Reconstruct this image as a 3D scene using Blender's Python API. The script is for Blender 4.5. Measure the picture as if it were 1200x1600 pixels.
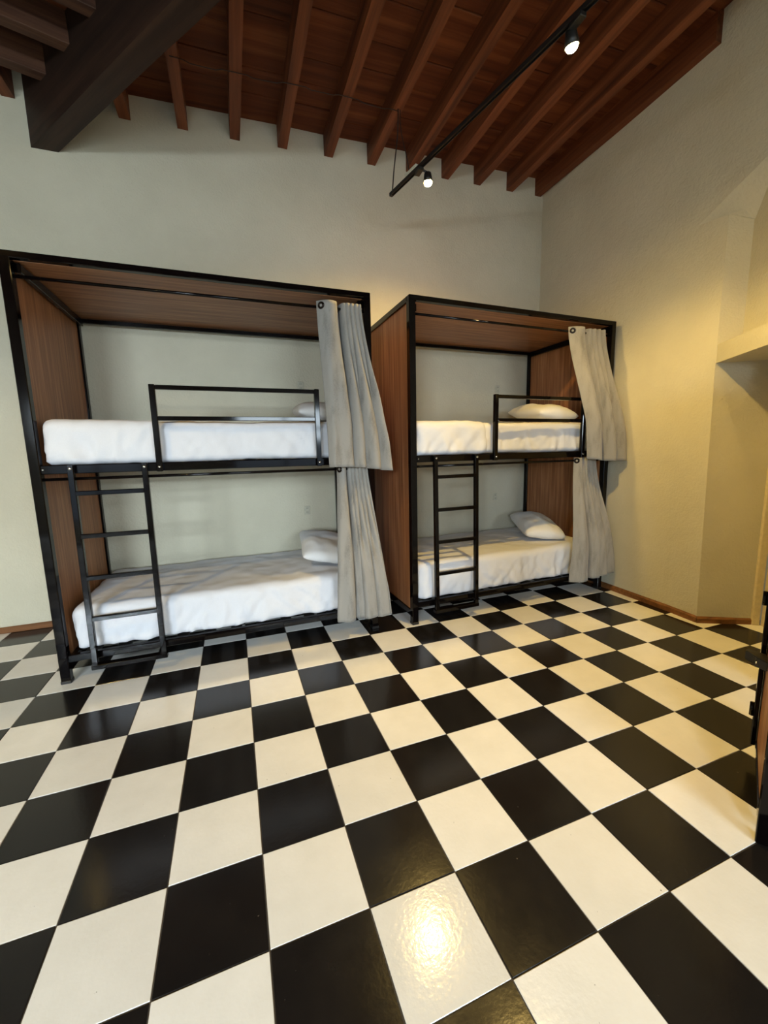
import bpy, bmesh, math, random
from mathutils import Vector, Matrix, noise

for _o in list(bpy.data.objects):
    bpy.data.objects.remove(_o, do_unlink=True)
scene = bpy.context.scene
COL = scene.collection

# ------------------------------------------------------------------ camera, world, light, exposure
CAM_POS = Vector((0.30086, -1.02085, 1.39586))
CAM_R = ((0.937358, -0.347646, -0.022399), (-0.071948, -0.130281, -0.988863), (0.340856, 0.928531, -0.147133))
FOCAL_PX = 633.22
cam_data = bpy.data.cameras.new('camera')
cam_data.sensor_fit = 'VERTICAL'
cam_data.sensor_height = 36.0
cam_data.sensor_width = 27.0
cam_data.lens = FOCAL_PX / 1600.0 * 36.0
cam_data.clip_start = 0.02
cam = bpy.data.objects.new('camera', cam_data)
COL.objects.link(cam)
rt, dn, fw = (Vector(r) for r in CAM_R)
M3 = Matrix((rt, -dn, -fw)).transposed()
cam.matrix_world = Matrix.Translation(CAM_POS) @ M3.to_4x4()
scene.camera = cam

scene.view_settings.view_transform = 'Standard'
scene.view_settings.look = 'None'
scene.view_settings.gamma = 1.0
scene.view_settings.use_curve_mapping = False
scene.view_settings.exposure = 0.1
scene.cycles.use_denoising = True
scene.cycles.adaptive_threshold = 0.02

world = bpy.data.worlds.new('sky')
scene.world = world
world.use_nodes = True
wb = world.node_tree.nodes['Background']
wb.inputs[0].default_value = (0.62, 0.80, 1.0, 1)
wb.inputs[1].default_value = 1.6

# daylight that comes in through the tall window behind the camera and an added second one
def daylight(x, watts, turn):
    l = bpy.data.lights.new('window_daylight', 'AREA')
    l.shape = 'RECTANGLE'
    l.size, l.size_y = 2.4, 2.2
    l.energy = watts
    l.color = (0.76, 0.90, 1.0)
    o = bpy.data.objects.new('window_daylight', l)
    COL.objects.link(o)
    o.location = (x, -5.5, 2.75)
    o.rotation_euler = (math.radians(90 - 24), 0, math.radians(turn))   # open sky, shining in and down towards +y
daylight(1.55, 640.0, 20)
daylight(-2.2, 1650.0, -12)  # unseen second source, added to bring more daylight from behind left

SPOT_W = 110.0
WARM = (1.0, 0.67, 0.19)

# ------------------------------------------------------------------ helpers
def srgb(r, g, b):
    def c(v):
        v /= 255.0
        return v / 12.92 if v <= 0.04045 else ((v + 0.055) / 1.055) ** 2.4
    return (c(r), c(g), c(b), 1.0)

def tagged(o, label=None, cat=None, group=None, kind=None):
    if label: o['label'] = label
    if cat: o['category'] = cat
    if group: o['group'] = group
    if kind: o['kind'] = kind
    return o

def empty(name, loc=(0, 0, 0), rz=0.0, parent=None):
    o = bpy.data.objects.new(name, None)
    o.empty_display_size = 0.1
    COL.objects.link(o)
    o.location = loc
    o.rotation_euler = (0, 0, rz)
    o.parent = parent
    return o

def link_mesh(name, me, material, parent=None, loc=None, rot=None, smooth=False):
    if not me.materials:
        me.materials.append(material)
    if smooth:
        for p in me.polygons: p.use_smooth = True
    o = bpy.data.objects.new(name, me)
    COL.objects.link(o)
    o.parent = parent
    if loc is not None: o.location = loc
    if rot is not None: o.rotation_euler = rot
    return o

def from_bm(name, bm, material, parent=None, smooth=False, **k):
    bmesh.ops.recalc_face_normals(bm, faces=bm.faces[:])
    me = bpy.data.meshes.new(name)
    bm.to_mesh(me)
    bm.free()
    return link_mesh(name, me, material, parent, smooth=smooth, **k)

def from_py(name, v, f, material, parent=None, smooth=False, fix=True, **k):
    me = bpy.data.meshes.new(name)
    me.from_pydata([tuple(p) for p in v], [], f)
    me.update()
    if fix:
        bm = bmesh.new(); bm.from_mesh(me)
        bmesh.ops.recalc_face_normals(bm, faces=bm.faces[:])
        bm.to_mesh(me); bm.free()
    return link_mesh(name, me, material, parent, smooth=smooth, **k)

def add_box(bm, x0, x1, y0, y1, z0, z1, bev=0.0, seg=1):
    vs = [bm.verts.new((x, y, z)) for x in (x0, x1) for y in (y0, y1) for z in (z0, z1)]
    fs = [(0, 1, 3, 2), (4, 6, 7, 5), (0, 4, 5, 1), (2, 3, 7, 6), (0, 2, 6, 4), (1, 5, 7, 3)]
    faces = [bm.faces.new([vs[i] for i in f]) for f in fs]
    if bev > 0:
        ed = list({e for f in faces for e in f.edges})
        bmesh.ops.bevel(bm, geom=ed, offset=bev, segments=seg, affect='EDGES', profile=0.5)

def box(name, x0, x1, y0, y1, z0, z1, material, parent=None, bev=0.004, seg=1):
    bm = bmesh.new()
    add_box(bm, x0, x1, y0, y1, z0, z1, bev, seg)
    return from_bm(name, bm, material, parent)

def add_tube(bm, pts, r, n=10, cap=True):
    pts = [Vector(p) for p in pts]
    rings = []
    up = None
    for i, p in enumerate(pts):
        t = (pts[min(i + 1, len(pts) - 1)] - pts[max(i - 1, 0)]).normalized()
        if up is None:
            up = Vector((0, 0, 1)) if abs(t.z) < 0.9 else Vector((1, 0, 0))
        a = t.cross(up).normalized()
        b = a.cross(t).normalized()
        up = b
        rr = r[i] if isinstance(r, (list, tuple)) else r
        rings.append([bm.verts.new(p + (a * math.cos(2 * math.pi * k / n) + b * math.sin(2 * math.pi * k / n)) * rr) for k in range(n)])
    for i in range(len(rings) - 1):
        for k in range(n):
            bm.faces.new((rings[i][k], rings[i][(k + 1) % n], rings[i + 1][(k + 1) % n], rings[i + 1][k]))
    if cap:
        bm.faces.new(rings[0][::-1])
        bm.faces.new(rings[-1])

def tube(name, pts, r, material, parent=None, n=10):
    bm = bmesh.new()
    add_tube(bm, pts, r, n)
    o = from_bm(name, bm, material, parent, smooth=True)
    return o

def prism(name, plan, z0, z1, material, parent=None):
    """plan: list of (x, y); z0/z1 numbers or per-vertex lists"""
    n = len(plan)
    za = z0 if isinstance(z0, (list, tuple)) else [z0] * n
    zb = z1 if isinstance(z1, (list, tuple)) else [z1] * n
    v = [(p[0], p[1], za[i]) for i, p in enumerate(plan)] + [(p[0], p[1], zb[i]) for i, p in enumerate(plan)]
    f = [tuple(range(n))[::-1], tuple(range(n, 2 * n))] + [(i, (i + 1) % n, n + (i + 1) % n, n + i) for i in range(n)]
    return from_py(name, v, f, material, parent)

# ------------------------------------------------------------------ materials
def new_mat(name):
    m = bpy.data.materials.new(name)
    m.use_nodes = True
    nt = m.node_tree
    return m, nt, nt.nodes['Principled BSDF']

def N(nt, typ, **kw):
    n = nt.nodes.new(typ)
    for k, v in kw.items():
        if k in n.inputs.keys(): n.inputs[k].default_value = v
        else: setattr(n, k, v)
    return n

def mix_rgb(nt, fac, a, b):
    n = nt.nodes.new('ShaderNodeMix'); n.data_type = 'RGBA'
    for sock, val in ((n.inputs[0], fac), (n.inputs[6], a), (n.inputs[7], b)):
        if hasattr(val, 'is_linked'): nt.links.new(val, sock)
        else: sock.default_value = val
    return n.outputs[2]

def bump(nt, bsdf, height, strength, dist):
    b = N(nt, 'ShaderNodeBump')
    b.inputs['Strength'].default_value = strength
    b.inputs['Distance'].default_value = dist
    nt.links.new(height, b.inputs['Height'])
    nt.links.new(b.outputs[0], bsdf.inputs['Normal'])

def ramp(nt, src, stops):
    r = nt.nodes.new('ShaderNodeValToRGB')
    nt.links.new(src, r.inputs[0])
    el = r.color_ramp.elements
    while len(el) < len(stops): el.new(0.5)
    for e, (p, c) in zip(el, stops): e.position, e.color = p, c
    return r.outputs[0]

def coords(nt, scale=(1, 1, 1), kind='Object'):
    tc = nt.nodes.new('ShaderNodeTexCoord')
    mp = nt.nodes.new('ShaderNodeMapping')
    mp.inputs['Scale'].default_value = scale
    nt.links.new(tc.outputs[kind], mp.inputs['Vector'])
    return mp.outputs[0]

def noise_tex(nt, vec, scale, detail=4, rough=0.55):
    n = nt.nodes.new('ShaderNodeTexNoise')
    n.inputs['Scale'].default_value = scale
    n.inputs['Detail'].default_value = detail
    n.inputs['Roughness'].default_value = rough
    nt.links.new(vec, n.inputs['Vector'])
    return n.outputs['Fac']

def plaster_mat():
    m, nt, b = new_mat('plaster')
    v = coords(nt)
    big = noise_tex(nt, v, 1.3, 5, 0.6)
    fine = noise_tex(nt, v, 55, 4, 0.6)
    c = ramp(nt, big, [(0.3, srgb(196, 190, 168)), (0.7, srgb(209, 203, 181))])
    nt.links.new(c, b.inputs['Base Color'])
    b.inputs['Roughness'].default_value = 0.8
    mid = noise_tex(nt, v, 9, 4, 0.55)
    ad = N(nt, 'ShaderNodeMath', operation='MULTIPLY_ADD')
    nt.links.new(mid, ad.inputs[0]); ad.inputs[1].default_value = 1.6; nt.links.new(fine, ad.inputs[2])
    bump(nt, b, ad.outputs[0], 0.5, 0.010)
    return m

def tile_mat(name, c1, c2, rough, spec, peel_k):
    m, nt, b = new_mat(name)
    v = coords(nt, kind='Object')
    info = nt.nodes.new('ShaderNodeObjectInfo')
    addv = nt.nodes.new('ShaderNodeVectorMath'); addv.operation = 'ADD'
    nt.links.new(v, addv.inputs[0]); nt.links.new(info.outputs['Location'], addv.inputs[1])
    n1 = noise_tex(nt, addv.outputs[0], 6, 5, 0.6)
    base = ramp(nt, n1, [(0.3, c1), (0.75, c2)])
    tint = nt.nodes.new('ShaderNodeHueSaturation')
    rmp = N(nt, 'ShaderNodeMapRange'); rmp.inputs[3].default_value = 0.93; rmp.inputs[4].default_value = 1.05
    nt.links.new(info.outputs['Random'], rmp.inputs[0])
    nt.links.new(rmp.outputs[0], tint.inputs['Value'])
    nt.links.new(base, tint.inputs['Color'])
    # small scuffs
    sc = noise_tex(nt, addv.outputs[0], 60, 2, 0.5)
    scm = ramp(nt, sc, [(0.76, (0, 0, 0, 1)), (0.80, (1, 1, 1, 1))])
    dirt = mix_rgb(nt, scm, tint.outputs[0], srgb(110, 100, 88))
    nt.links.new(dirt, b.inputs['Base Color'])
    rn = noise_tex(nt, addv.outputs[0], 14, 4, 0.6)
    rr = N(nt, 'ShaderNodeMapRange'); rr.inputs[3].default_value = rough * 0.8; rr.inputs[4].default_value = rough * 1.25
    nt.links.new(rn, rr.inputs[0]); nt.links.new(rr.outputs[0], b.inputs['Roughness'])
    b.inputs['Specular IOR Level'].default_value = spec
    peel = noise_tex(nt, addv.outputs[0], 70, 2, 0.5)
    bump(nt, b, peel, peel_k, 0.003)
    return m

def wood_mat(name, cols, axis, scale=1.0, rough=0.45, bumpk=0.12, spec=0.4):
    """axis: direction of the grain in object space"""
    m, nt, b = new_mat(name)
    s = [22.0 * scale] * 3
    s['xyz'.index(axis)] = 0.9 * scale
    tc = nt.nodes.new('ShaderNodeTexCoord')
    info = nt.nodes.new('ShaderNodeObjectInfo')
    mul = nt.nodes.new('ShaderNodeVectorMath'); mul.operation = 'SCALE'
    nt.links.new(info.outputs['Location'], mul.inputs[0]); mul.inputs['Scale'].default_value = 1.7
    addv = nt.nodes.new('ShaderNodeVectorMath'); addv.operation = 'ADD'
    nt.links.new(tc.outputs['Object'], addv.inputs[0]); nt.links.new(mul.outputs[0], addv.inputs[1])
    mp = nt.nodes.new('ShaderNodeMapping'); mp.inputs['Scale'].default_value = s
    nt.links.new(addv.outputs[0], mp.inputs['Vector'])
    n1 = noise_tex(nt, mp.outputs[0], 1.0, 6, 0.62)
    c = ramp(nt, n1, [(0.28, cols[0]), (0.5, cols[1]), (0.74, cols[2])])
    nt.links.new(c, b.inputs['Base Color'])
    b.inputs['Roughness'].default_value = rough
    b.inputs['Specular IOR Level'].default_value = spec
    bump(nt, b, n1, bumpk, 0.004)
    return m

def simple_mat(name, col, rough=0.5, metal=0.0, spec=0.5, nscale=40, var=0.08, bmp=0.0):
    m, nt, b = new_mat(name)
    v = coords(nt)
    n1 = noise_tex(nt, v, nscale, 3, 0.5)
    lo = tuple(x * (1 - var) for x in col[:3]) + (1,)
    hi = tuple(min(1, x * (1 + var)) for x in col[:3]) + (1,)
    nt.links.new(ramp(nt, n1, [(0.3, lo), (0.7, hi)]), b.inputs['Base Color'])
    b.inputs['Roughness'].default_value = rough
    b.inputs['Metallic'].default_value = metal
    b.inputs['Specular IOR Level'].default_value = spec
    if bmp: bump(nt, b, n1, bmp, 0.002)
    return m

def fabric_mat(name, c1, c2, weave=900, rough=0.9, bmp=0.25):
    m, nt, b = new_mat(name)
    v = coords(nt, (1, 1, 0.6))
    n1 = noise_tex(nt, v, 420, 3, 0.7)
    n0 = noise_tex(nt, coords(nt, (3, 3, 0.7)), 6, 3, 0.5)
    mx = N(nt, 'ShaderNodeMath', operation='MULTIPLY_ADD'); mx.inputs[1].default_value = 1.0
    nt.links.new(n1, mx.inputs[0]); nt.links.new(n0, mx.inputs[2])
    nt.links.new(ramp(nt, mx.outputs[0], [(0.6, c1), (1.0, c2)]), b.inputs['Base Color'])
    b.inputs['Roughness'].default_value = rough
    b.inputs['Specular IOR Level'].default_value = 0.15
    b.inputs['Sheen Weight'].default_value = 0.2
    bump(nt, b, n1, bmp, 0.002)
    return m

def emit_mat(name, col, strength):
    m, nt, b = new_mat(name)
    b.inputs['Base Color'].default_value = (1, 0.9, 0.7, 1)
    b.inputs['Emission Color'].default_value = col
    b.inputs['Emission Strength'].default_value = strength
    return m

M = {}
M['plaster'] = plaster_mat()
M['white_tile'] = tile_mat('white_tile', srgb(229, 226, 219), srgb(239, 236, 230), 0.125, 0.5, 0.13)
M['black_tile'] = tile_mat('black_tile', srgb(22, 20, 20), srgb(32, 29, 27), 0.17, 0.4, 0.06)
M['grout'] = simple_mat('grout', srgb(88, 80, 70), 0.9, nscale=25, var=0.25)
WAL = [srgb(104, 65, 39), srgb(138, 91, 57), srgb(176, 127, 88)]
M['laminate_v_lit'] = wood_mat('walnut_laminate_upright_lit', [srgb(118, 74, 44), srgb(154, 101, 62), srgb(190, 137, 94)], 'z', 1.6, 0.42, 0.05)  # same walnut as lengthwise, with brighter light on upright panels put into the colour
M['laminate_h'] = wood_mat('walnut_laminate_lengthwise', WAL, 'x', 1.6, 0.42, 0.05)
M['black_metal'] = simple_mat('black_enamel', srgb(9, 6, 6), 0.08, 0.0, 0.2, nscale=6, var=0.15)
M['dark_wood'] = wood_mat('dark_joist_wood', [srgb(68, 36, 20), srgb(106, 58, 32), srgb(138, 82, 50)], 'y', 0.8, 0.6, 0.35, 0.3)
M['beam_wood'] = wood_mat('old_beam_wood', [srgb(26, 15, 10), srgb(42, 26, 18), srgb(64, 42, 30)], 'y', 0.6, 0.6, 0.4, 0.3)
M['board_wood'] = wood_mat('ceiling_board_wood', [srgb(60, 29, 14), srgb(94, 49, 25), srgb(126, 74, 41)], 'x', 0.5, 0.7, 0.3, 0.25)
M['cross_wood'] = wood_mat('cross_joist_wood', [srgb(50, 31, 22), srgb(78, 50, 36), srgb(104, 72, 52)], 'x', 0.8, 0.6, 0.35, 0.3)
M['base_wood'] = wood_mat('baseboard_wood', [srgb(84, 52, 26), srgb(118, 76, 40), srgb(140, 94, 54)], 'x', 1.0, 0.5, 0.15)
M['sheet'] = simple_mat('white_cotton_sheet', srgb(216, 216, 220), 0.85, 0, 0.15, nscale=300, var=0.03, bmp=0.08)
M['pillow'] = simple_mat('white_pillowcase', srgb(224, 223, 222), 0.85, 0, 0.15, nscale=260, var=0.03, bmp=0.08)
M['curtain'] = fabric_mat('grey_linen', srgb(102, 99, 94), srgb(150, 146, 139))
M['chrome'] = simple_mat('chrome', srgb(215, 215, 215), 0.18, 1.0)
M['ring'] = simple_mat('dark_bronze_ring', srgb(38, 30, 26), 0.3, 0.8)
M['plastic'] = simple_mat('outlet_plastic', srgb(192, 188, 168), 0.5)
M['hole'] = simple_mat('socket_slot', srgb(30, 30, 30), 0.6)
M['black_plastic'] = simple_mat('matt_black', srgb(24, 22, 20), 0.45)
M['cable'] = simple_mat('brown_cable', srgb(40, 26, 18), 0.6)
M['door_paint'] = simple_mat('cream_door_paint', srgb(208, 194, 158), 0.55)
M['frame_paint'] = simple_mat('window_frame_paint', srgb(70, 52, 38), 0.5)
M['bulb'] = emit_mat('lamp_glow', (1.0, 0.68, 0.25, 1), 150.0)
def glass_mat():
    m, nt, b = new_mat('window_glass')
    out = nt.nodes['Material Output']
    tr = nt.nodes.new('ShaderNodeBsdfTransparent')
    gl = nt.nodes.new('ShaderNodeBsdfGlossy'); gl.inputs['Roughness'].default_value = 0.02
    mx = nt.nodes.new('ShaderNodeMixShader'); mx.inputs[0].default_value = 0.06
    nt.links.new(tr.outputs[0], mx.inputs[1]); nt.links.new(gl.outputs[0], mx.inputs[2])
    nt.links.new(mx.outputs[0], out.inputs['Surface'])
    return m
M['glass'] = glass_mat()

# ------------------------------------------------------------------ the room
T = 0.30
X0, X1, Y0, Y1 = -3.6, 4.7, -4.4, 3.0
TOP = 4.6

def seen(p, margin=0.0):
    q = Vector(p) - CAM_POS
    z = q.dot(fw)
    if z < 0.05: return False
    x, y = 600 + FOCAL_PX * q.dot(rt) / z, 800 + FOCAL_PX * q.dot(dn) / z
    return -margin < x < 1200 + margin and -margin < y < 1600 + margin

# floor: a grout bed with a tile in every square of the grid
floor = box('floor', X0 - 0.2, X1 + 0.2, Y0 - 0.3, Y1 + 0.3, -0.12, -0.0035, M['grout'], bev=0)
tagged(floor, 'glossy black and white chequered tile floor of the room', 'floor', kind='structure')
bm = bmesh.new()
add_box(bm, -T / 2 + 0.0018, T / 2 - 0.0018, -T / 2 + 0.0018, T / 2 - 0.0018, -0.012, 0.0, 0.0011, 1)
tile_me = bpy.data.meshes.new('tile_white'); bm.to_mesh(tile_me); bm.free()
tile_me.materials.append(M['white_tile'])
tile_bl = tile_me.copy(); tile_bl.name = 'tile_black'; tile_bl.materials[0] = M['black_tile']
rnd = random.Random(5)
cells = []
for iu in range(math.floor(X0 / T), math.ceil(X1 / T)):
    for iv in range(math.floor(Y0 / T), math.ceil(Y1 / T)):
        cx, cy = (iu + 0.5) * T, (iv + 0.5) * T
        vis = any(seen((cx + a * T / 2, cy + b * T / 2, 0)) for a in (-1, 0, 1) for b in (-1, 0, 1))
        if vis and (cx > 3.95): vis = False
        cells.append((0 if vis else 1, (Vector((cx, cy, 0)) - CAM_POS).length, iu, iv, cx, cy))
cells.sort()
rest_bm = {0: bmesh.new(), 1: bmesh.new()}
for k, (hid, d, iu, iv, cx, cy) in enumerate(cells):
    black = (iu + iv) % 2 == 0
    if not hid and k < 300:
        o = link_mesh('tile', tile_bl if black else tile_me, None, floor, (cx, cy, rnd.uniform(-0.0006, 0.0004)),
                      (rnd.gauss(0, 0.0011), rnd.gauss(0, 0.0011), rnd.gauss(0, 0.0012)))
    else:
        b = rest_bm[1 if black else 0]
        add_box(b, cx - T / 2 + 0.0018, cx + T / 2 - 0.0018, cy - T / 2 + 0.0018, cy + T / 2 - 0.0018, -0.012, 0.0)
for key, mname in ((0, 'white_tile'), (1, 'black_tile')):
    o = from_bm('far_tiles', rest_bm[key], M[mname], floor)
    o['kind'] = 'stuff'

# back wall and left wall
wall_back = box('wall_back', X0 - 0.3, X1 + 0.3, Y1, Y1 + 0.3, -0.1, TOP, M['plaster'], bev=0)
tagged(wall_back, 'tall rough plaster wall behind the two bunk beds', 'wall', kind='structure')
wall_left = box('wall_left', X0 - 0.3, X0, Y0 - 0.3, Y1 + 0.3, -0.1, TOP, M['plaster'], bev=0)
tagged(wall_left, 'plain plaster side wall far from the track lights', 'wall', kind='structure')

# right wall with the diagonal door recess
A = Vector((3.676, 1.03, 0)); D2 = Vector((-0.54, -0.84, 0)).normalized(); NN = Vector((0.84, -0.54, 0)).normalized()
def dg(s, n, z=0.0):
    p = A + D2 * s + NN * n
    return Vector((p.x, p.y, z))
P1 = Vector((3.689, 1.25, 3.014)); P2 = Vector((3.675, 0.843, 3.227))
P3 = P1 + (P2 - P1) * 2.6
AB = Vector((3.664, 0.995, 0))
J = dg(0, 0.45)
def build_right_wall():
    bm = bmesh.new()
    # main face, slightly out of square, with a leaning arris at the recess
    nz = [0.0, 0.5, 1.0, 1.5, 1.985, 2.115, 2.6, 2.99]
    def arris(z):
        t = min(1, z / 2.0)
        return AB.lerp(Vector((3.680, 1.042, 0)), t)
    v = {}
    def V(key, co):
        if key not in v: v[key] = bm.verts.new(co)
        return v[key]
    ca = lambda z: V(('c', z), (3.742, Y1 + 0.02, z))
    cb = lambda z: V(('b', z), (3.689, 1.25, z))
    cc = lambda z: V(('a', z), (arris(z).x, arris(z).y, z if z < 2.99 else 2.985))
    cd = lambda z: V(('j', z), (J.x, J.y, z))
    ce = lambda z: V(('e', z), (X1, J.y, z))
    cf = lambda z: V(('f', z), (X1, Y1 + 0.02, z))
    zs = nz[:-1] + [3.014]
    for z0, z1 in zip(zs[:-1], zs[1:]):
        bm.faces.new((ca(z0), cb(z0), cb(z1), ca(z1)))
        bm.faces.new((cb(z0), cc(z0), cc(z1), cb(z1)))
        bm.faces.new((cc(z0), cd(z0), cd(z1), cc(z1)))
        bm.faces.new((cd(z0), ce(z0), ce(z1), cd(z1)))
        bm.faces.new((ce(z0), cf(z0), cf(z1), ce(z1)))
        bm.faces.new((cf(z0), ca(z0), ca(z1), cf(z1)))
    z = 3.014
    bm.faces.new((cb(z), cc(z), cd(z), ce(z)))
    t1 = V('t1', (3.742, Y1 + 0.02, TOP)); t2 = V('t2', (3.689, 1.25, TOP))
    t3 = V('t3', (X1, Y1 + 0.02, TOP)); t4 = V('t4', (X1, 1.25, TOP)); m4 = V('m4', (X1, 1.25, z))
    bm.faces.new((ca(z), cb(z), t2, t1)); bm.faces.new((cf(z), ca(z), t1, t3))
    bm.faces.new((t1, t2, t4, t3)); bm.faces.new((cb(z), m4, t4, t2)); bm.faces.new((m4, cf(z), t3, t4))
    bm.faces.new((cb(z), ce(z), m4))
    return bm
wall_right = from_bm('wall_right', build_right_wall(), M['plaster'])
tagged(wall_right, 'warmly lit plaster side wall ending at the door recess', 'wall', kind='structure')
# lintel, transom niche, splayed soffit and wall over them
q = [dg(-0.02, 0), dg(1.0, 0), dg(1.0, 0.45), dg(-0.02, 0.45)]
lint = prism('lintel', [(p.x, p.y) for p in q], 1.985, 2.115, M['plaster'], wall_right)
q = [dg(-0.02, 0.15), dg(1.0, 0.15), dg(1.0, 0.5), dg(-0.02, 0.5)]
prism('niche_back', [(p.x, p.y) for p in q], 2.115, 3.2, M['plaster'], wall_right)
J0 = Vector((3.680, 1.042, 2.985)); K0 = dg(0, 0.15, 2.93); K1 = dg(1.05, 0.15, 2.93)
P1t, P3t = Vector((P1.x, P1.y, TOP)), Vector((P3.x, P3.y, TOP))
Q1, Q3 = Vector((X1, 1.25, TOP)), Vector((X1, 0.0, TOP))
vv = [P1, P3, P3t, P1t, J0, K0, K1, Q1, Q3, Vector((X1, 1.25, 3.2)), Vector((X1, 0.0, 3.2)), dg(0, 0.5, 3.2), dg(1.05, 0.5, 3.2)]
ff = [(0, 1, 2, 3), (0, 4, 5), (0, 5, 6, 1), (3, 2, 8, 7), (7, 8, 10, 9)]
from_py('splayed_soffit', vv, ff, M['plaster'], wall_right, fix=False)
q = [dg(0.97, 0), dg(1.15, 0), dg(1.15, 0.9), dg(0.97, 0.9)]
wdg = prism('wall_diagonal', [(p.x, p.y) for p in q], -0.1, TOP, M['plaster'])
tagged(wdg, 'plaster pier on the near side of the door recess', 'wall', kind='structure')
E0 = dg(1.15, 0)
wn = box('wall_near', E0.x, E0.x + 0.3, Y0 - 0.3, E0.y + 0.02, -0.1, TOP, M['plaster'], bev=0)
tagged(wn, 'plaster side wall behind the black framed locker', 'wall', kind='structure')
ob = box('wall_outer', X1, X1 + 0.2, -0.6, Y1 + 0.3, -0.1, TOP, M['plaster'], bev=0)
tagged(ob, 'plaster end wall of the door recess', 'wall', kind='structure')

# door leaf at the back of the recess
door = empty('door_1', dg(0.49, 0.47), math.atan2(-D2.y, -D2.x))
tagged(door, 'cream painted door set deep in the recess', 'door', kind='structure')
box('door_leaf', -0.47, 0.47, -0.02, 0.02, 0.0, 1.985, M['door_paint'], door, 0.003)
for sx in (-1, 1):
    box('door_jamb', sx * 0.49 - 0.03, sx * 0.49 + 0.03, -0.05 + 0.08, 0.08, 0.0, 1.985, M['door_paint'], door, 0.003)
for z0, z1 in ((0.2, 0.9), (1.05, 1.8)):
    box('door_panel', -0.33, 0.33, 0.018, 0.03, z0, z1, M['door_paint'], door, 0.006)

# wall behind the camera with the tall window
box_w = bmesh.new()
WINS = ((0.3, 2.55), (-3.0, -1.35))  # the second opening is added to let in more daylight
WZ0, WZ1 = 0.42, 2.42
edges = [X0 - 0.3] + [e for w_ in sorted(WINS) for e in w_] + [3.4]
for k in range(0, len(edges), 2):
    add_box(box_w, edges[k], edges[k + 1], Y0 - 0.3, Y0, -0.1, TOP)
for a, b in WINS:
    add_box(box_w, a, b, Y0 - 0.3, Y0, WZ1, TOP)
    add_box(box_w, a, b, Y0 - 0.3, Y0, -0.1, WZ0)
wf = from_bm('wall_front', box_w, M['plaster'])
tagged(wf, 'plaster wall with a tall window and an added second one opposite the beds', 'wall', kind='structure')
for k, (a, b) in enumerate(WINS):
    win = empty('window_%d' % (k + 1), ((a + b) / 2, Y0 - 0.12, WZ0))
    tagged(win, ('tall brown framed window opposite the bunk beds', 'unseen window added for more daylight near the far side wall')[k], 'window', kind='structure')
    ww, wh = (b - a) / 2, WZ1 - WZ0
    for x in (-ww, ww - 0.06, -0.03):
        box('window_stile', x, x + 0.06, -0.03, 0.03, 0.0, wh, M['frame_paint'], win, 0.004)
    for z in (0.0, wh - 0.06, 1.5):
        box('window_rail', -ww, ww, -0.028, 0.028, z, z + 0.06, M['frame_paint'], win, 0.004)
    for x0_, x1_ in ((-ww + 0.05, -0.02), (0.02, ww - 0.05)):
        for z0_, z1_ in ((0.05, 1.51), (1.55, wh - 0.05)):
            box('window_pane', x0_, x1_, -0.003, 0.003, z0_, z1_, M['glass'], win, 0)

# baseboards
bb = box('baseboard_back', X0, 3.73, Y1 - 0.016, Y1, 0.0, 0.052, M['base_wood'], None, 0.004)
tagged(bb, 'thin brown wooden baseboard along the wall behind the beds', 'baseboard', kind='structure')
def strip(name, a, b, h, th, inward, material):
    a, b = Vector(a), Vector(b)
    n = Vector(inward).normalized() * th
    pl = [(a.x, a.y), (b.x, b.y), (b.x + n.x, b.y + n.y), (a.x + n.x, a.y + n.y)]
    return prism(name, pl, [0, 0, 0, 0], [h, h, h * 0.72, h * 0.72], material)
s1 = strip('baseboard_right', (3.739, 2.985, 0), (3.688, 1.25, 0), 0.052, 0.016, (-1, 0, 0), M['base_wood'])
tagged(s1, 'brown wooden baseboard at the foot of the warmly lit wall', 'baseboard', kind='structure')
pl = [(3.688, 1.25), (AB.x, AB.y), (AB.x - 0.016, AB.y - 0.006), (3.672, 1.25)]
prism('baseboard_strip', pl, 0, [0.052, 0.052, 0.04, 0.04], M['base_wood'], s1)
jn = (J - AB).normalized(); jp = Vector((jn.y, -jn.x, 0)) * 0.015
pl = [(AB.x, AB.y), (J.x, J.y), (J.x + jp.x, J.y + jp.y), (AB.x + jp.x - 0.012, AB.y + jp.y)]
prism('baseboard_strip', pl, 0, [0.05, 0.045, 0.036, 0.036], M['base_wood'], s1)

# ceiling: slab, boards, joists, hip beam
SL = 0.038
def zdeck(x): return 4.185 + SL * x
ceil = prism('ceiling', [(X0 - 0.3, Y0 - 0.3), (X1 + 0.2, Y0 - 0.3), (X1 + 0.2, Y1 + 0.3), (X0 - 0.3, Y1 + 0.3)],
             [zdeck(X0) + 0.03, zdeck(X1) + 0.03, zdeck(X1) + 0.03, zdeck(X0) + 0.03], 4.75, M['board_wood'])
tagged(ceil, 'dark timber ceiling of boards laid over joists', 'ceiling', kind='structure')
JX = [-3.1, -2.7, -2.3, -1.9, -1.5, -1.1, -0.70, -0.294, 0.115, 0.513, 0.905, 1.315, 1.727, 2.123, 2.511, 2.887, 3.294, 3.668, 4.08, 4.5]
JW, JH = 0.078, 0.178
rj = random.Random(11)
def hip_y(x):        # plan line of the hip beam's axis
    return 2.984 - (x + 0.83) * 1.277
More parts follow.
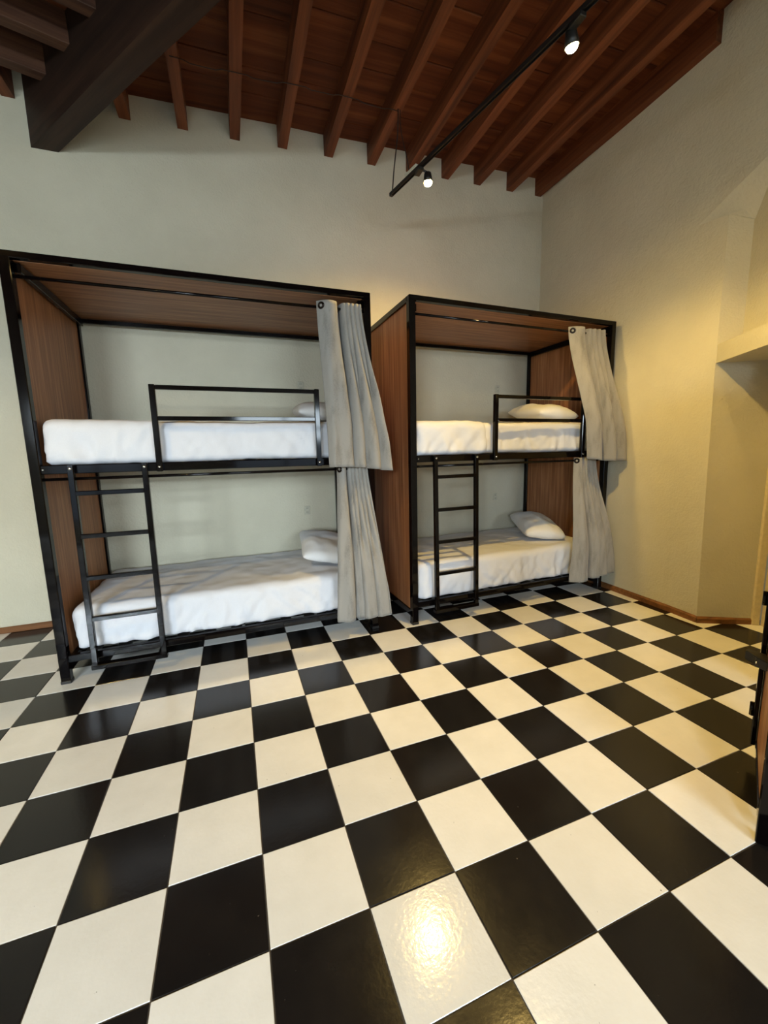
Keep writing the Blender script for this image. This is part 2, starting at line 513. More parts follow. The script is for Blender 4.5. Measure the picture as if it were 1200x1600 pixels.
def joist(x, ya, yb, vis):
    n = 14 if vis else 2
    v, f = [], []
    for i in range(n + 1):
        y = ya + (yb - ya) * i / n
        wob = 0.004 * noise.noise((x * 3, y * 2.1, 1)) if vis else 0
        wb2 = 0.005 * noise.noise((x * 5, y * 2.7, 7)) if vis else 0
        for dx, dz in ((-JW / 2, -JH), (JW / 2, -JH), (JW / 2, 0.035), (-JW / 2, 0.035)):
            v.append((dx + wob * (1 if dx > 0 else -0.6), y, dz + (wb2 if dz < 0 else 0)))
    for i in range(n):
        for k in range(4):
            f.append((4 * i + k, 4 * i + (k + 1) % 4, 4 * i + 4 + (k + 1) % 4, 4 * i + 4 + k))
    f += [(3, 2, 1, 0), (4 * n, 4 * n + 1, 4 * n + 2, 4 * n + 3)]
    o = from_py('joist', v, f, M['dark_wood'], ceil, loc=(x, 0, zdeck(x)))
    return o
for i, x in enumerate(JX):
    if x < -0.8:
        ya = Y1 - 0.26 if x > -1.2 else Y1 - 0.2
        joist(x + 0.08, ya, Y1 + 0.02, True)
        continue
    yb = Y1 + 0.02
    ya = max(hip_y(x), Y0 - 0.05) if x < 3.5 else Y0
    if abs(x - 3.668) < 0.01: ya = 1.2
    joist(x, ya, yb, x > -1)
# joists on the other side of the hip beam run the other way
tdir = Vector((0.955, 0.297, 0)).normalized(); tang = math.atan2(tdir.y, tdir.x)
for k in range(9):
    c0 = Vector((-0.70, 2.40, 0)) + Vector((0, -0.35, 0)) * (k - 1)
    # run until it meets the hip beam
    t = 0.0
    while True:
        p = c0 + tdir * t
        if p.y > hip_y(p.x) - 0.06: break
        t += 0.02
        if t > 5: break
    while (lambda p: p.y > hip_y(p.x) - 0.06)(c0 + tdir * t): t -= 0.02
    e = c0 + tdir * t
    ln = min(4.5, (e.x - X0) / tdir.x + 0.1)
    bm = bmesh.new()
    add_box(bm, -ln, 0.0, -0.042, 0.042, -0.19, 0.03, 0.004)
    o = from_bm('cross_joist', bm, M['cross_wood'], ceil, loc=(e.x, e.y, zdeck(e.x) + 0.005))
    o.rotation_euler = (0, -math.atan(SL), tang)
# hip beam
bdir = Vector((0.616, -0.788, 0)).normalized(); bperp = Vector((0.788, 0.616, 0))
bl = 6.3
bst = Vector((-0.898, 2.966, 0)) - bdir * 0.12
n = 30
v, f = [], []
for i in range(n + 1):
    s = -0.06 + bl * i / n
    for dx, z in ((0.0, 3.668), (0.130, 3.668), (0.130, 4.22), (0.0, 4.22)):
        j1 = 0.006 * noise.noise((s * 2.3, dx * 9, z))
        v.append((dx + j1, s, z + 0.01 * s * SL + j1 * 0.6))
for i in range(n):
    for k in range(4):
        f.append((4 * i + k, 4 * i + (k + 1) % 4, 4 * i + 4 + (k + 1) % 4, 4 * i + 4 + k))
f += [(3, 2, 1, 0), (4 * n, 4 * n + 1, 4 * n + 2, 4 * n + 3)]
hb = from_py('hip_beam', v, f, M['beam_wood'], ceil)
hb['label'] = 'thick dark diagonal beam under the joists'
hb.matrix_local = Matrix.Translation((bst.x, bst.y, 0)) @ Matrix(((bperp.x, bdir.x, 0), (bperp.y, bdir.y, 0), (0, 0, 1))).to_4x4()
# boards between the joists
bays = sorted([x for x in JX if x > -1.2])
far_b = bmesh.new()
rb = random.Random(21)
BW = {}
for a, b in zip(bays[:-1], bays[1:]):
    y = Y1 + 0.02
    while y > Y0:
        w = rb.uniform(0.2, 0.42)
        y0 = y - w
        xm = (a + b) / 2
        dz = rb.uniform(-0.006, 0.006)
        x0_, x1_ = a + 0.02, b - 0.02
        vis = any(seen((xx, yy, zdeck(xm)), 5) for xx in (x0_, x1_, xm) for yy in (y0, y, (y + y0) / 2))
        if vis:
            bm = bmesh.new()
            add_box(bm, x0_ - xm, x1_ - xm, -w / 2 + 0.003, w / 2 - 0.003, 0.0, 0.028, 0.004)
            o = from_bm('ceiling_board', bm, M['board_wood'], ceil, loc=(xm, (y + y0) / 2, zdeck(xm) + dz))
            o.rotation_euler = (rb.gauss(0, 0.008), -math.atan(SL) + rb.gauss(0, 0.006), 0)
        else:
            add_box(far_b, x0_, x1_, y0 + 0.003, y - 0.003, zdeck(xm), zdeck(xm) + 0.028)
        y = y0
fb = from_bm('far_ceiling_boards', far_b, M['board_wood'], ceil)
fb['kind'] = 'stuff'

# ------------------------------------------------------------------ soft things
def grid_box(sx, sy, sz, step):
    """surface points of a box as a welded grid: verts, faces"""
    nx, ny, nz = (max(2, int(round(s / step))) for s in (sx, sy, sz))
    idx, v, f = {}, [], []
    def P(i, j, k):
        if (i, j, k) not in idx:
            idx[(i, j, k)] = len(v); v.append(Vector((sx * i / nx, sy * j / ny, sz * k / nz)))
        return idx[(i, j, k)]
    for i in range(nx):
        for j in range(ny):
            f.append((P(i, j, 0), P(i, j + 1, 0), P(i + 1, j + 1, 0), P(i + 1, j, 0)))
            f.append((P(i, j, nz), P(i + 1, j, nz), P(i + 1, j + 1, nz), P(i, j + 1, nz)))
    for i in range(nx):
        for k in range(nz):
            f.append((P(i, 0, k), P(i + 1, 0, k), P(i + 1, 0, k + 1), P(i, 0, k + 1)))
            f.append((P(i, ny, k), P(i, ny, k + 1), P(i + 1, ny, k + 1), P(i + 1, ny, k)))
    for j in range(ny):
        for k in range(nz):
            f.append((P(0, j, k), P(0, j, k + 1), P(0, j + 1, k + 1), P(0, j + 1, k)))
            f.append((P(nx, j, k), P(nx, j + 1, k), P(nx, j + 1, k + 1), P(nx, j, k + 1)))
    return v, f

def mattress_shape(sx, sy, sz, r, seed, wr=1.0, step=0.02, grow=0.0):
    v, f = grid_box(sx, sy, sz, step)
    out = []
    S = Vector((seed * 3.1, seed * 1.7, seed * 5.3))
    for p in v:
        rz_ = r if p.z > sz * 0.5 else 0.02          # the bottom edge is nearly square
        q = Vector((min(max(p.x, r), sx - r), min(max(p.y, r), sy - r), min(max(p.z, rz_), sz - rz_)))
        d = p - q
        d = Vector((d.x / r, d.y / r, d.z / rz_))
        nrm = d.normalized() if d.length > 1e-6 else Vector((0, 0, 1))
        p2 = q + Vector((nrm.x * (r + grow), nrm.y * (r + grow), nrm.z * (rz_ + grow)))
        # broad sag plus creases that run down the sides and diagonally over the top
        low = noise.noise(p * 2.1 + S) * 0.010
        side = max(0.0, 1 - abs(nrm.z))
        cr = noise.noise(Vector((p.x * 9 + p.z * 5.0, p.y * 9, p.z * 3.0)) + S)
        cr2 = noise.noise(Vector((p.x * 17 - p.z * 14, p.y * 15, p.z * 7)) + S * 2)
        low_k = 1 - p.z / sz
        amp = side * (0.007 + 0.012 * low_k) * wr + (1 - side) * 0.004 * wr
        # sharp little pull lines where the sheet is tucked in
        pull = 1 - abs(noise.noise(Vector((p.x * 11 + 2.2 * noise.noise(p * 3 + S) + p.z * 3.5, p.y * 11, p.z * 1.5)) + S * 3))
        pull = max(0.0, pull - 0.62) / 0.38
        p2 = p2 + nrm * (low + amp * (cr + 0.55 * cr2) + side * pull * pull * 0.012 * (0.35 + low_k) * wr * (0.25 + 0.75 * abs(nrm.y)))
        if p2.z < 0.0: p2.z = 0.0
        out.append(p2)
    return out, f

def mattress(loc, rz, size, seed, label, wr=1.0, cover=None):
    sx, sy, sz = size
    root = empty('mattress', loc, rz)
    tagged(root, label, 'mattress', 'white mattresses on the bunk beds')
    v, f = mattress_shape(sx, sy, sz, 0.06, seed, wr)
    from_py('fitted_sheet', v, f, M['sheet'], root, smooth=True, fix=False)
    if cover:
        a, b = cover
        v, f = mattress_shape(b - a, sy + 0.012, sz + 0.004, 0.06, seed, wr * 1.15, grow=0.006)
        o = from_py('top_sheet', v, f, M['sheet'], root, smooth=True, fix=False)
        o.location = (a, -0.006, 0.0)
    return root

def pillow(loc, rot, size, seed, label):
    L, W, H = size
    n = 28
    S = Vector((seed * 2.3, seed * 4.1, 0))
    v, f = [], []
    def prof(a): return max(0.0, 1 - abs(a) ** 2.4) ** 0.5
    for side in (1, -1):
        for i in range(n + 1):
            for j in range(n + 1):
                a, b = -1 + 2 * i / n, -1 + 2 * j / n
                pin = 1 - 0.10 * (1 - abs(a) ** 2) * abs(b) ** 4      # edges bow in between the corners
                pin2 = 1 - 0.10 * (1 - abs(b) ** 2) * abs(a) ** 4
                h = prof(a) * prof(b)
                wr = noise.noise(Vector((a * 2.2, b * 2.2, side)) + S) * 0.18 + noise.noise(Vector((a * 6, b * 3, side)) + S) * 0.07
                z = side * H / 2 * h * (1 + wr) * (1.0 if side > 0 else 0.75)
                rc = 1 - 0.11 * (a * a * b * b) ** 1.5
                v.append((a * L / 2 * pin2 * rc, b * W / 2 * pin * rc, z))
    m = (n + 1) ** 2
    for s in (0, 1):
        for i in range(n):
            for j in range(n):
                q = [s * m + i * (n + 1) + j, s * m + (i + 1) * (n + 1) + j, s * m + (i + 1) * (n + 1) + j + 1, s * m + i * (n + 1) + j + 1]
                f.append(tuple(q if s == 0 else q[::-1]))
    me = bpy.data.meshes.new('pillow')
    me.from_pydata([tuple(p) for p in v], [], f)
    bm = bmesh.new(); bm.from_mesh(me)
    bmesh.ops.remove_doubles(bm, verts=bm.verts[:], dist=0.0005)
    bm.to_mesh(me); bm.free()
    o = link_mesh('pillow', me, M['pillow'], None, loc, rot, smooth=True)
    return tagged(o, label, 'pillow', 'white pillows on the bunk beds')

def smooth01(t): t = max(0, min(1, t)); return t * t * (3 - 2 * t)

def curtain(label, ztop, zbot, top, bot, yt, yb, pleats, seed, rod, wide=0.36):
    """top/bot: (left x, end of the wide fold, right x); yt/yb: rod plane and hem plane (tuple = left,right)"""
    nu, nv = 150, 46
    root = empty('curtain', (rod[0], rod[1], ztop))
    tagged(root, label, 'curtain', 'grey curtains of the bunk beds')
    ox, oy = rod[0], rod[1]
    v, f = [], []
    def pt(u, w):
        fl = smooth01(w) * 0.55 + 0.45 * w
        if u < wide:
            k = u / wide
            xt_, xb_ = top[0] + (top[1] - top[0]) * k ** 0.9, bot[0] + (bot[1] - bot[0]) * k
            bell = math.sin(math.pi * min(1, k * 1.08)) ** 0.8 if k < 0.92 else 0.0
            amp = -0.05 * bell
            yy = 0.045 * smooth01((k - 0.72) / 0.28) * (1 - 0.4 * w)
            ph = 0.012 * math.sin(2 * math.pi * (1.2 * k + 0.1) + seed) * w - 0.012 * smooth01((k - 0.75) / 0.25)
            amp += 0.012 * math.sin(2 * math.pi * 1.7 * k + seed * 1.7 + 1.5 * w) * w
        else:
            k = (u - wide) / (1 - wide)
            xt_, xb_ = top[1] + (top[2] - top[1]) * k, bot[1] + (bot[2] - bot[1]) * k
            th = 2 * math.pi * pleats * k
            th2 = math.pi * pleats * k + seed * 1.3 + 0.8 * w
            mixw = smooth01((w - 0.15) / 0.6)
            c = (1 - 0.75 * mixw) * math.cos(th) + 0.85 * mixw * math.cos(th2)
            a = 0.020 + 0.020 * w
            amp = c * a - 0.008
            yy = 0.045 * (1 - smooth01(k / 0.16)) * (1 - 0.4 * w)
            ph = -0.010 * math.sin(th) * (1 - mixw) - 0.022 * math.sin(th2) * mixw
        x = xt_ + (xb_ - xt_) * fl + ph
        y = yt + (yb - yt) * smooth01(w * 1.25) + amp + yy
        z = ztop + (zbot - ztop) * w
        z += 0.012 * math.sin(3 * u + seed) * w - 0.02 * w * u * (1 if seed % 2 else -1)
        s = Vector((u * 7, w * 5, seed))
        y += 0.010 * noise.noise(s) * w
        x += 0.008 * noise.noise(s + Vector((9, 3, 1))) * w
        return Vector((x - ox, y - oy, z - ztop))
    for j in range(nv + 1):
        for i in range(nu + 1):
            v.append(pt(i / nu, j / nv))
    for j in range(nv):
        for i in range(nu):
            a = j * (nu + 1) + i
            f.append((a, a + 1, a + nu + 2, a + nu + 1))
    o = from_py('cloth', v, f, M['curtain'], root, smooth=True, fix=False)
    md = o.modifiers.new('thickness', 'SOLIDIFY'); md.thickness = 0.004; md.offset = 0
    # eyelet rings where the rod passes through the cloth
    zr = rod[2] - ztop
    for u in (0.045, wide - 0.03):
        p = pt(u, (ztop - rod[2]) / (ztop - zbot))
        p1 = pt(u + 0.012, (ztop - rod[2]) / (ztop - zbot))
        tng = (p1 - p); tng.z = 0; tng.normalize()
        nr = Vector((-tng.y, tng.x, 0))
        bm = bmesh.new()
        pts = []
        for k in range(21):
            a = 2 * math.pi * k / 20
            pts.append(tng * (0.017 * math.cos(a)) + Vector((0, 0, 0.017 * math.sin(a))))
        add_tube(bm, pts, 0.0085, 8, cap=False)
        eo = from_bm('eyelet', bm, M['ring'], root, smooth=True)
        eo.location = p
    return root

# ------------------------------------------------------------------ bunk beds
def bunk_bed(loc, rz, L, label, lad, guard, lean=0.0):
    D, H, P = 1.103, 2.515, 0.052
    r = empty('bunk_bed', loc, rz)
    tagged(r, label, 'bunk bed', 'bunk beds along the wall')
    K = M['black_metal']
    for x in (0, L - P):
        for y in (0, D - P):
            box('post', x, x + P, y, y + P, 0.0, H - 0.03, K, r, 0.004)
    # top frame and canopy board
    for nm, a in (('top_rail', (0, L, 0, 0.045, H - 0.036, H)), ('top_rail', (0, L, D - 0.045, D, H - 0.045, H)),
                  ('top_rail', (0, P, 0.045, D - 0.045, H - 0.045, H)), ('top_rail', (L - P, L, 0.045, D - 0.045, H - 0.045, H))):
        box(nm, *a, K, r, 0.004)
    # thin angle frame seen under the canopy
    for a in ((P, L - P, D - 0.075, D - 0.045, H - 0.075, H - 0.045), (P, P + 0.03, 0.045, D - P, H - 0.095, H - 0.045), (L - P - 0.03, L - P, 0.045, D - P, H - 0.095, H - 0.045)):
        box('canopy_edge', *a, K, r, 0.003)
    box('canopy_board', P * 0.5, L - P * 0.5, 0.04, D - 0.04, H - 0.038, H - 0.016, M['laminate_h'], r, 0.001)
    # wooden side panels and their rails
    for x in (0.014, L - 0.014 - 0.024):
        box('side_panel', x, x + 0.024, P - 0.004, D - P + 0.004, 0.115, H - 0.045, M['laminate_v_lit'], r, 0.001)
    for x in (0.004, L - P + 0.004):
        box('bottom_side_rail', x, x + P - 0.008, P, D - P, 0.06, 0.115, K, r, 0.003)
    # decks
    for z0, z1 in ((1.308, 1.360), (0.135, 0.182)):
        box('front_rail', P, L - P, 0.004, 0.04, z0, z1, K, r, 0.004)
        box('back_rail', P, L - P, D - 0.04, D - 0.004, z0, z1, K, r, 0.004)
        for x in (P, L - P - 0.03):
            box('deck_rail', x, x + 0.03, 0.04, D - 0.04, z0, z1 - 0.012, K, r, 0.003)
        n = 11
        for k in range(n):
            x = P + 0.08 + (L - 2 * P - 0.25) * k / (n - 1)
            box('bed_slat', x, x + 0.075, 0.042, D - 0.042, z1 - 0.03, z1 - 0.006, M['black_plastic'], r, 0.002)
    # curtain rods
    for z in (2.392, 1.276):
        tube('curtain_rod', [(P - 0.004, 0.026, z), (L - P + 0.004, 0.026, z)], 0.0095, K, r, 12)
    # guard rail
    g0, g1 = guard
    g = empty('guard_rail', (0, 0, 0), 0.0, r)
    for x in (g0, g1 - 0.034):
        box('guard_post', x, x + 0.034, -0.030, 0.002, 1.305, 1.835, K, g, 0.003)
    for z in (1.805, 1.618):
        box('rail', g0 + 0.034, g1 - 0.034, -0.026, -0.002, z, z + 0.027, K, g, 0.003)
    for x in (g0 + 0.017, g1 - 0.017):
        tube('bolt', [(x, -0.028, 1.335), (x, -0.036, 1.335)], [0.010, 0.007], M['chrome'], g, 12)
    # ladder
    l0, l1 = lad
    zb, zt = 0.085, 1.362
    ld = empty('ladder', (0, 0, 0), 0.0, r)
    for x in (l0, l1 - 0.032):
        bm = bmesh.new()
        v0 = [(x, -0.045 - lean), (x + 0.032, -0.045 - lean), (x + 0.032, -0.012 - lean), (x, -0.012 - lean)]
        v1 = [(x, -0.032), (x + 0.032, -0.032), (x + 0.032, 0.001), (x, 0.001)]
        vb = [bm.verts.new((p[0], p[1], zb)) for p in v0]; vt = [bm.verts.new((p[0], p[1], zt)) for p in v1]
        bm.faces.new(vb[::-1]); bm.faces.new(vt)
        for k in range(4): bm.faces.new((vb[k], vb[(k + 1) % 4], vt[(k + 1) % 4], vt[k]))
        bmesh.ops.bevel(bm, geom=bm.edges[:], offset=0.003, segments=1, affect='EDGES')
        from_bm('ladder_upright', bm, K, ld)
    def ly(z): return -lean * (zt - z) / (zt - zb) - 0.028
    for z in (1.178, 0.918, 0.658, 0.398):
        box('rung', l0 + 0.028, l1 - 0.028, ly(z) - 0.012, ly(z) + 0.014, z, z + 0.027, K, ld, 0.003)
    box('foot_bar', l0 - 0.005, l1 + 0.005, ly(0.1) - 0.018, ly(0.1) + 0.03, 0.085, 0.115, K, ld, 0.003)
    for x in (l0 + 0.016, l1 - 0.016):
        tube('bolt', [(x, -0.031, 1.338), (x, -0.039, 1.338)], [0.011, 0.008], M['chrome'], ld, 12)
    # small end caps at the beam joints
    for x in (P + 0.012, L - P - 0.012):
        tube('bolt', [(x, 0.005, 1.335), (x, -0.002, 1.335)], [0.007, 0.005], M['chrome'], r, 10)
    # plastic feet
    for x in (0, L - P):
        for y in (0, D - P):
            box('foot_cap', x - 0.002, x + P + 0.002, y - 0.002, y + P + 0.002, 0.0, 0.02, M['black_plastic'], r, 0.002)
    return r

LB = Vector((-0.803, 1.888, 0)); LL = 2.105
bedL = bunk_bed(LB, 0.0, LL, 'bunk bed at the big ceiling beam end, daylight glinting on its guard rail', (0.19, 0.605), (0.655, 1.70), 0.012)
RB = Vector((1.574, 1.825, 0)); RL = 2.075; RA = math.radians(1.4)
bedR = bunk_bed(RB, RA, RL, 'bunk bed in the wall corner with its brown outer side panel in view', (0.185, 0.59), (0.745, 1.73), 0.012)
rr = Matrix.Rotation(RA, 3, 'Z')
def rbp(x, y, z): return RB + rr @ Vector((x, y, z))

mattress(LB + Vector((0.066, 0.048, 1.361)), 0, (1.965, 0.985, 0.262), 1.3, 'upper white mattress behind the shiny guard rail of the daylit bunk bed', 1.15, (0.0, 0.62))
mattress(LB + Vector((0.078, 0.042, 0.183)), 0, (1.945, 0.985, 0.285), 2.6, 'lower white mattress behind the ladder of the daylit bunk bed', 1.5)
mattress(rbp(0.072, 0.048, 1.361), RA, (1.93, 0.985, 0.262), 4.2, 'upper white mattress of the bunk bed in the wall corner', 1.1, (0.0, 0.66))
mattress(rbp(0.076, 0.042, 0.183), RA, (1.92, 0.985, 0.30), 5.9, 'lower white mattress of the bunk bed in the wall corner', 1.3)

pillow((LB.x + 1.80, 2.42, 1.725), (0.08, -0.10, 1.52), (0.62, 0.42, 0.17), 1, 'white pillow on the upper daylit bunk, mostly behind the guard rail post')
pillow((LB.x + 1.81, 2.43, 0.585), (0.18, -0.16, 1.46), (0.66, 0.46, 0.18), 2, 'white pillow on the lower daylit bunk beside the long curtain')
pillow(rbp(1.72, 0.52, 1.735), (0.08, -0.10, 1.42), (0.70, 0.46, 0.20), 3, 'white pillow on the upper corner bunk behind its black guard rail')
pillow(rbp(1.70, 0.52, 0.585), (0.1, -0.16, 1.20), (0.68, 0.44, 0.20), 4, 'white pillow lying askew on the lower corner bunk')

RY = LB.y + 0.026
curtain('grey curtain gathered on the upper rod of the daylit bunk bed', 2.425, 1.288, (0.915, 1.085, 1.225), (0.925, 1.14, 1.385), RY - 0.012, 1.80, 4.5, 1, (1.05, RY, 2.392))
curtain('grey curtain hanging from the lower rod of the daylit bunk bed', 1.302, 0.135, (1.015, 1.09, 1.24), (0.945, 1.12, 1.40), RY - 0.006, 1.815, 5.5, 2, (1.1, RY, 1.276), 0.32)
RYR = RB.y + 0.07
curtain('grey curtain gathered on the upper rod of the corner bunk bed', 2.425, 1.292, (3.10, 3.30, 3.515), (3.255, 3.44, 3.685), RYR - 0.012, 1.755, 4.0, 3, (3.3, RYR, 2.392), 0.42)
curtain('grey curtain hanging from the lower rod of the corner bunk bed', 1.302, 0.175, (3.235, 3.32, 3.47), (3.15, 3.38, 3.63), RYR - 0.006, 1.775, 5.5, 4, (3.35, RYR, 1.276), 0.36)

# wall outlets inside the bunks
def outlet(x, z, label):
    r = empty('wall_outlet', (x, Y1, z))
    tagged(r, label, 'outlet', 'wall outlets inside the bunks')
    box('cover_plate', -0.03, 0.03, -0.007, 0.0, -0.042, 0.042, M['plastic'], r, 0.003)
    for zz in (0.018, -0.02):
        s = box('socket', -0.017, 0.017, -0.0105, -0.007, zz - 0.015, zz + 0.015, M['plastic'], r, 0.001)
        for xx in (-0.006, 0.006):
            box('slot', xx - 0.0012, xx + 0.0012, -0.0112, -0.0102, zz - 0.003, zz + 0.007, M['hole'], s, 0)
outlet(0.962, 0.837, 'wall outlet over the lower mattress of the daylit bunk bed')
outlet(0.957, 2.03, 'wall outlet over the upper mattress of the daylit bunk bed')
outlet(3.178, 0.841, 'wall outlet over the lower mattress of the corner bunk bed')
outlet(3.184, 2.07, 'wall outlet over the upper mattress of the corner bunk bed')

# ------------------------------------------------------------------ track light
TZ = 3.46
TE = Vector((1.665, 2.345, TZ)); td = Vector((2.035, 0.70, TZ)) - TE; td.normalize()
TLEN = 3.3
track = empty('track_light', TE, math.atan2(td.y, td.x))
tagged(track, 'long black lighting track hung on cords under the joists', 'track light')
bm = bmesh.new()
for y0, y1, z0, z1 in ((-0.013, -0.009, -0.013, 0.013), (0.009, 0.013, -0.013, 0.013), (-0.013, 0.013, 0.009, 0.013)):
    add_box(bm, 0, TLEN, y0, y1, z0, z1)
add_box(bm, 0.0, TLEN, -0.0085, 0.0085, -0.002, 0.0085)
from_bm('rail', bm, M['black_plastic'], track)
box('end_cap', -0.016, 0.010, -0.0145, 0.0145, -0.0145, 0.0145, M['black_plastic'], track, 0.003)
box('feed_box', 0.20, 0.34, -0.016, 0.016, 0.012, 0.038, M['plastic'], track, 0.004)
hook = Vector((1.727, 2.33, zdeck(1.727) - JH))
loc2 = lambda p: Matrix.Rotation(-track.rotation_euler.z, 3, 'Z') @ (Vector(p) - TE)
p0 = loc2(hook); p3 = Vector((0.012, 0, 0.016))
def hang(a, b, sag, n=14):
    a, b = Vector(a), Vector(b)
    return [a.lerp(b, k / n) + Vector((sag * math.sin(math.pi * k / n), 0.4 * sag * math.sin(2 * math.pi * k / n), 0)) for k in range(n + 1)]
tube('suspension_cord', hang(p0, p3, 0.012), 0.005, M['cable'], track, 8)
tube('feed_cord', hang(p0 + Vector((0.0, 0.02, 0)), (0.24, 0.0, 0.04), -0.02), 0.0035, M['cable'], track, 8)
for s in (1.9, 3.2):
    pw = TE + td * s
    tube('suspension_cord', [(s, 0, 0.016), (s, 0, zdeck(pw.x) - TZ - 0.02)], 0.004, M['cable'], track, 8)

def spot_lamp(pos, aim, label, watts, s_on_track, beam=150, blend=0.7):
    pos, aim = Vector(pos), Vector(aim)
    r = empty('spot_lamp', pos)
    tagged(r, label, 'spot lamp', 'spot lamps on the track')
    d = (aim - pos).normalized()
    if s_on_track is None:                     # screwed to the joist above
        tp = Vector((0, 0, zdeck(pos.x) - pos.z + 0.0))
    else:
        tp = TE + td * s_on_track - pos        # where the stem meets the track
    q = Vector((0, 0, -1)).rotation_difference(d)
    neck = -d * 0.075
    tube('stem', [tp + Vector((0, 0, -0.02)), tp.lerp(neck, 0.5) + Vector((0, 0, 0.0)), neck], 0.008, M['black_plastic'], r, 10)
    box('track_adapter', tp.x - 0.02, tp.x + 0.02, tp.y - 0.04, tp.y + 0.04, tp.z - 0.036, tp.z - 0.0145, M['black_plastic'], r, 0.003)
    # cup shaped housing, open towards the beam
    bm = bmesh.new()
    prof = [(0.012, 0.080), (0.026, 0.070), (0.031, 0.035), (0.036, 0.006), (0.033, 0.006), (0.027, 0.035), (0.012, 0.052)]
    rings = []
    for rad, h in prof:
        rings.append([bm.verts.new(q @ Vector((rad * math.cos(2 * math.pi * k / 20), rad * math.sin(2 * math.pi * k / 20), h))) for k in range(20)])
    for a, b in zip(rings[:-1], rings[1:]):
        for k in range(20): bm.faces.new((a[k], a[(k + 1) % 20], b[(k + 1) % 20], b[k]))
    bm.faces.new(rings[0]); bm.faces.new(rings[-1])
    from_bm('housing', bm, M['black_plastic'], r, smooth=True)
    bm = bmesh.new()
    bmesh.ops.create_uvsphere(bm, u_segments=18, v_segments=12, radius=0.029)
    for v_ in bm.verts: v_.co = q @ (Vector((v_.co.x, v_.co.y, v_.co.z * 0.75)) + Vector((0, 0, 0.006)))
    bo = from_bm('bulb', bm, M['bulb'], r, smooth=True)
    ld = bpy.data.lights.new('spot_light', 'SPOT')
    ld.energy = watts; ld.color = WARM
    ld.spot_size = math.radians(beam); ld.spot_blend = blend
    ld.shadow_soft_size = 0.03
    lo = bpy.data.objects.new('spot_light', ld)
    COL.objects.link(lo)
    lo.parent = r
    lo.location = d * 0.055
    lo.rotation_mode = 'QUATERNION'
    lo.rotation_quaternion = q
    return r
spot_lamp((1.80, 1.96, 3.345), (1.80, 1.7, 0), 'glowing spot lamp at the wall end of the track', SPOT_W * 0.95, 0.36, 178, 0.9)
spot_lamp((2.045, 0.842, 3.375), (2.95, 1.2, 0), 'brightest spot lamp, glowing in mid track', SPOT_W * 1.5, 1.60, 106, 0.6)
spot_lamp((2.33, -0.27, 3.36), (3.3, 0.75, 1.2), 'spot lamp at the end of the track farthest from the beds', SPOT_W * 0.22, 2.70, 115, 0.6)
spot_lamp((-1.45, 0.1, 3.40), (-1.1, 0.75, 0), 'spot lamp over the empty floor beside the daylit bunk bed', SPOT_W * 0.75, None, 118, 0.6)

# thin electric cable running across the joists to the track
pts = []
for k in range(41):
    x = 0.1 + (1.727 - 0.1) * k / 40
    near = min(abs(x - j) for j in JX)
    pts.append((x, 2.335 + 0.012 * math.sin(4 * x), zdeck(x) - JH - 0.006 + (0.012 if near > 0.1 else 0.0) * -1))
cb = tube('electric_cable', pts, 0.0028, M['cable'], None, 6)
tagged(cb, 'thin dark electric cable strung across the joists', 'cable')

# ------------------------------------------------------------------ locker at the picture's edge
lk = empty('locker', (1.935, -0.297, 0), math.atan2(0.4971, 0.8677) - math.radians(1.6))
tagged(lk, 'black framed locker with brown panels and a black latch', 'locker')
KL, KD, KH, KP = 0.52, 0.45, 1.85, 0.035
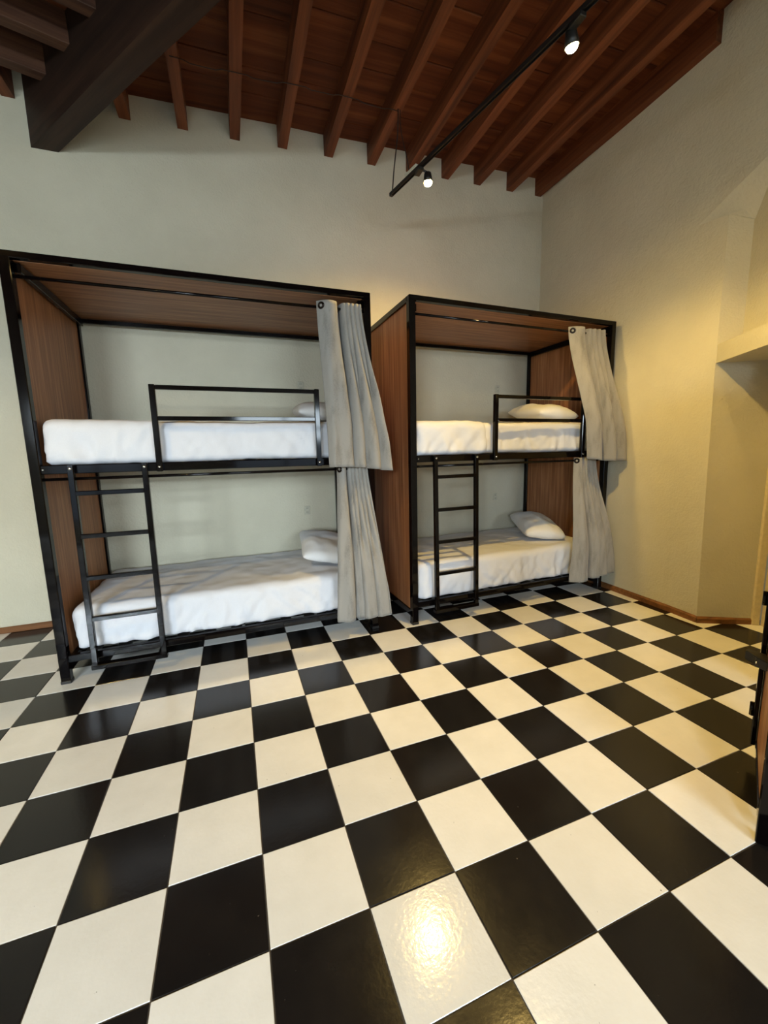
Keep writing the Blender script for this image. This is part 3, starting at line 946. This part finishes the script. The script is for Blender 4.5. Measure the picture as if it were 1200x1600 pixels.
# local x runs along the hinged face, local y is minus into the locker
for x in (0, KL - KP):
    for y in (-KD, -KP):
        box('post', x, x + KP, y, y + KP, 0.0 if y < -KP - 0.1 or x < 0.1 else 0.075, KH, M['black_metal'], lk, 0.003)
for z in (0.075, KH - 0.035):
    for a in ((KP, KL - KP, -KP, 0.0), (KP, KL - KP, -KD, -KD + KP), (0.0, KP, -KD + KP, -KP), (KL - KP, KL, -KD + KP, -KP)):
        box('frame_rail', *a, z, z + 0.035, M['black_metal'], lk, 0.003)
dr = box('door', KP + 0.003, KL - KP - 0.003, -0.024, -0.004, 0.113, KH - 0.038, M['laminate_v_lit'], lk, 0.002)
for z in (0.235, 0.745, 1.5):
    tube('hinge', [(KL - 0.006, 0.022, z - 0.03), (KL - 0.006, 0.022, z + 0.03)], 0.009, M['black_metal'], dr, 10)
box('door_stile', KL - 0.03, KL, 0.0005, 0.017, 0.076, KH - 0.036, M['black_metal'], lk, 0.003)
bm = bmesh.new()
v_ = [(KL - 0.13, -0.004), (KL - 0.04, -0.004), (KL - 0.034, 0.030), (KL - 0.02, 0.062), (KL - 0.045, 0.066), (KL - 0.075, 0.038), (KL - 0.10, 0.030)]
lo_ = [bm.verts.new((x, y, 0.470)) for x, y in v_]; hi_ = [bm.verts.new((x, y, 0.512)) for x, y in v_]
bm.faces.new(lo_[::-1]); bm.faces.new(hi_)
for k in range(len(v_)):
    k2 = (k + 1) % len(v_)
    bm.faces.new((lo_[k], lo_[k2], hi_[k2], hi_[k]))
bmesh.ops.bevel(bm, geom=bm.edges[:], offset=0.004, segments=2, affect='EDGES')
from_bm('latch', bm, M['black_plastic'], dr)
tube('latch_rivet', [(KL - 0.10, 0.027, 0.49), (KL - 0.10, 0.033, 0.49)], 0.006, M['chrome'], dr, 10)
box('side_panel', 0.008, 0.026, -KD + KP, -KP, 0.11, KH - 0.035, M['black_metal'], lk, 0.001)
box('side_panel', KL - 0.026, KL - 0.008, -KD + KP, -KP, 0.11, KH - 0.035, M['laminate_v_lit'], lk, 0.001)
box('back_panel', KP, KL - KP, -KD + 0.006, -KD + 0.022, 0.11, KH - 0.035, M['laminate_v_lit'], lk, 0.001)
box('bottom_board', KP * 0.5, KL - KP * 0.5, -KD + 0.02, -0.03, 0.08, 0.1, M['laminate_h'], lk, 0.001)
box('top_board', 0.004, KL - 0.004, -KD + 0.004, -0.004, KH - 0.003, KH + 0.012, M['black_metal'], lk, 0.003)
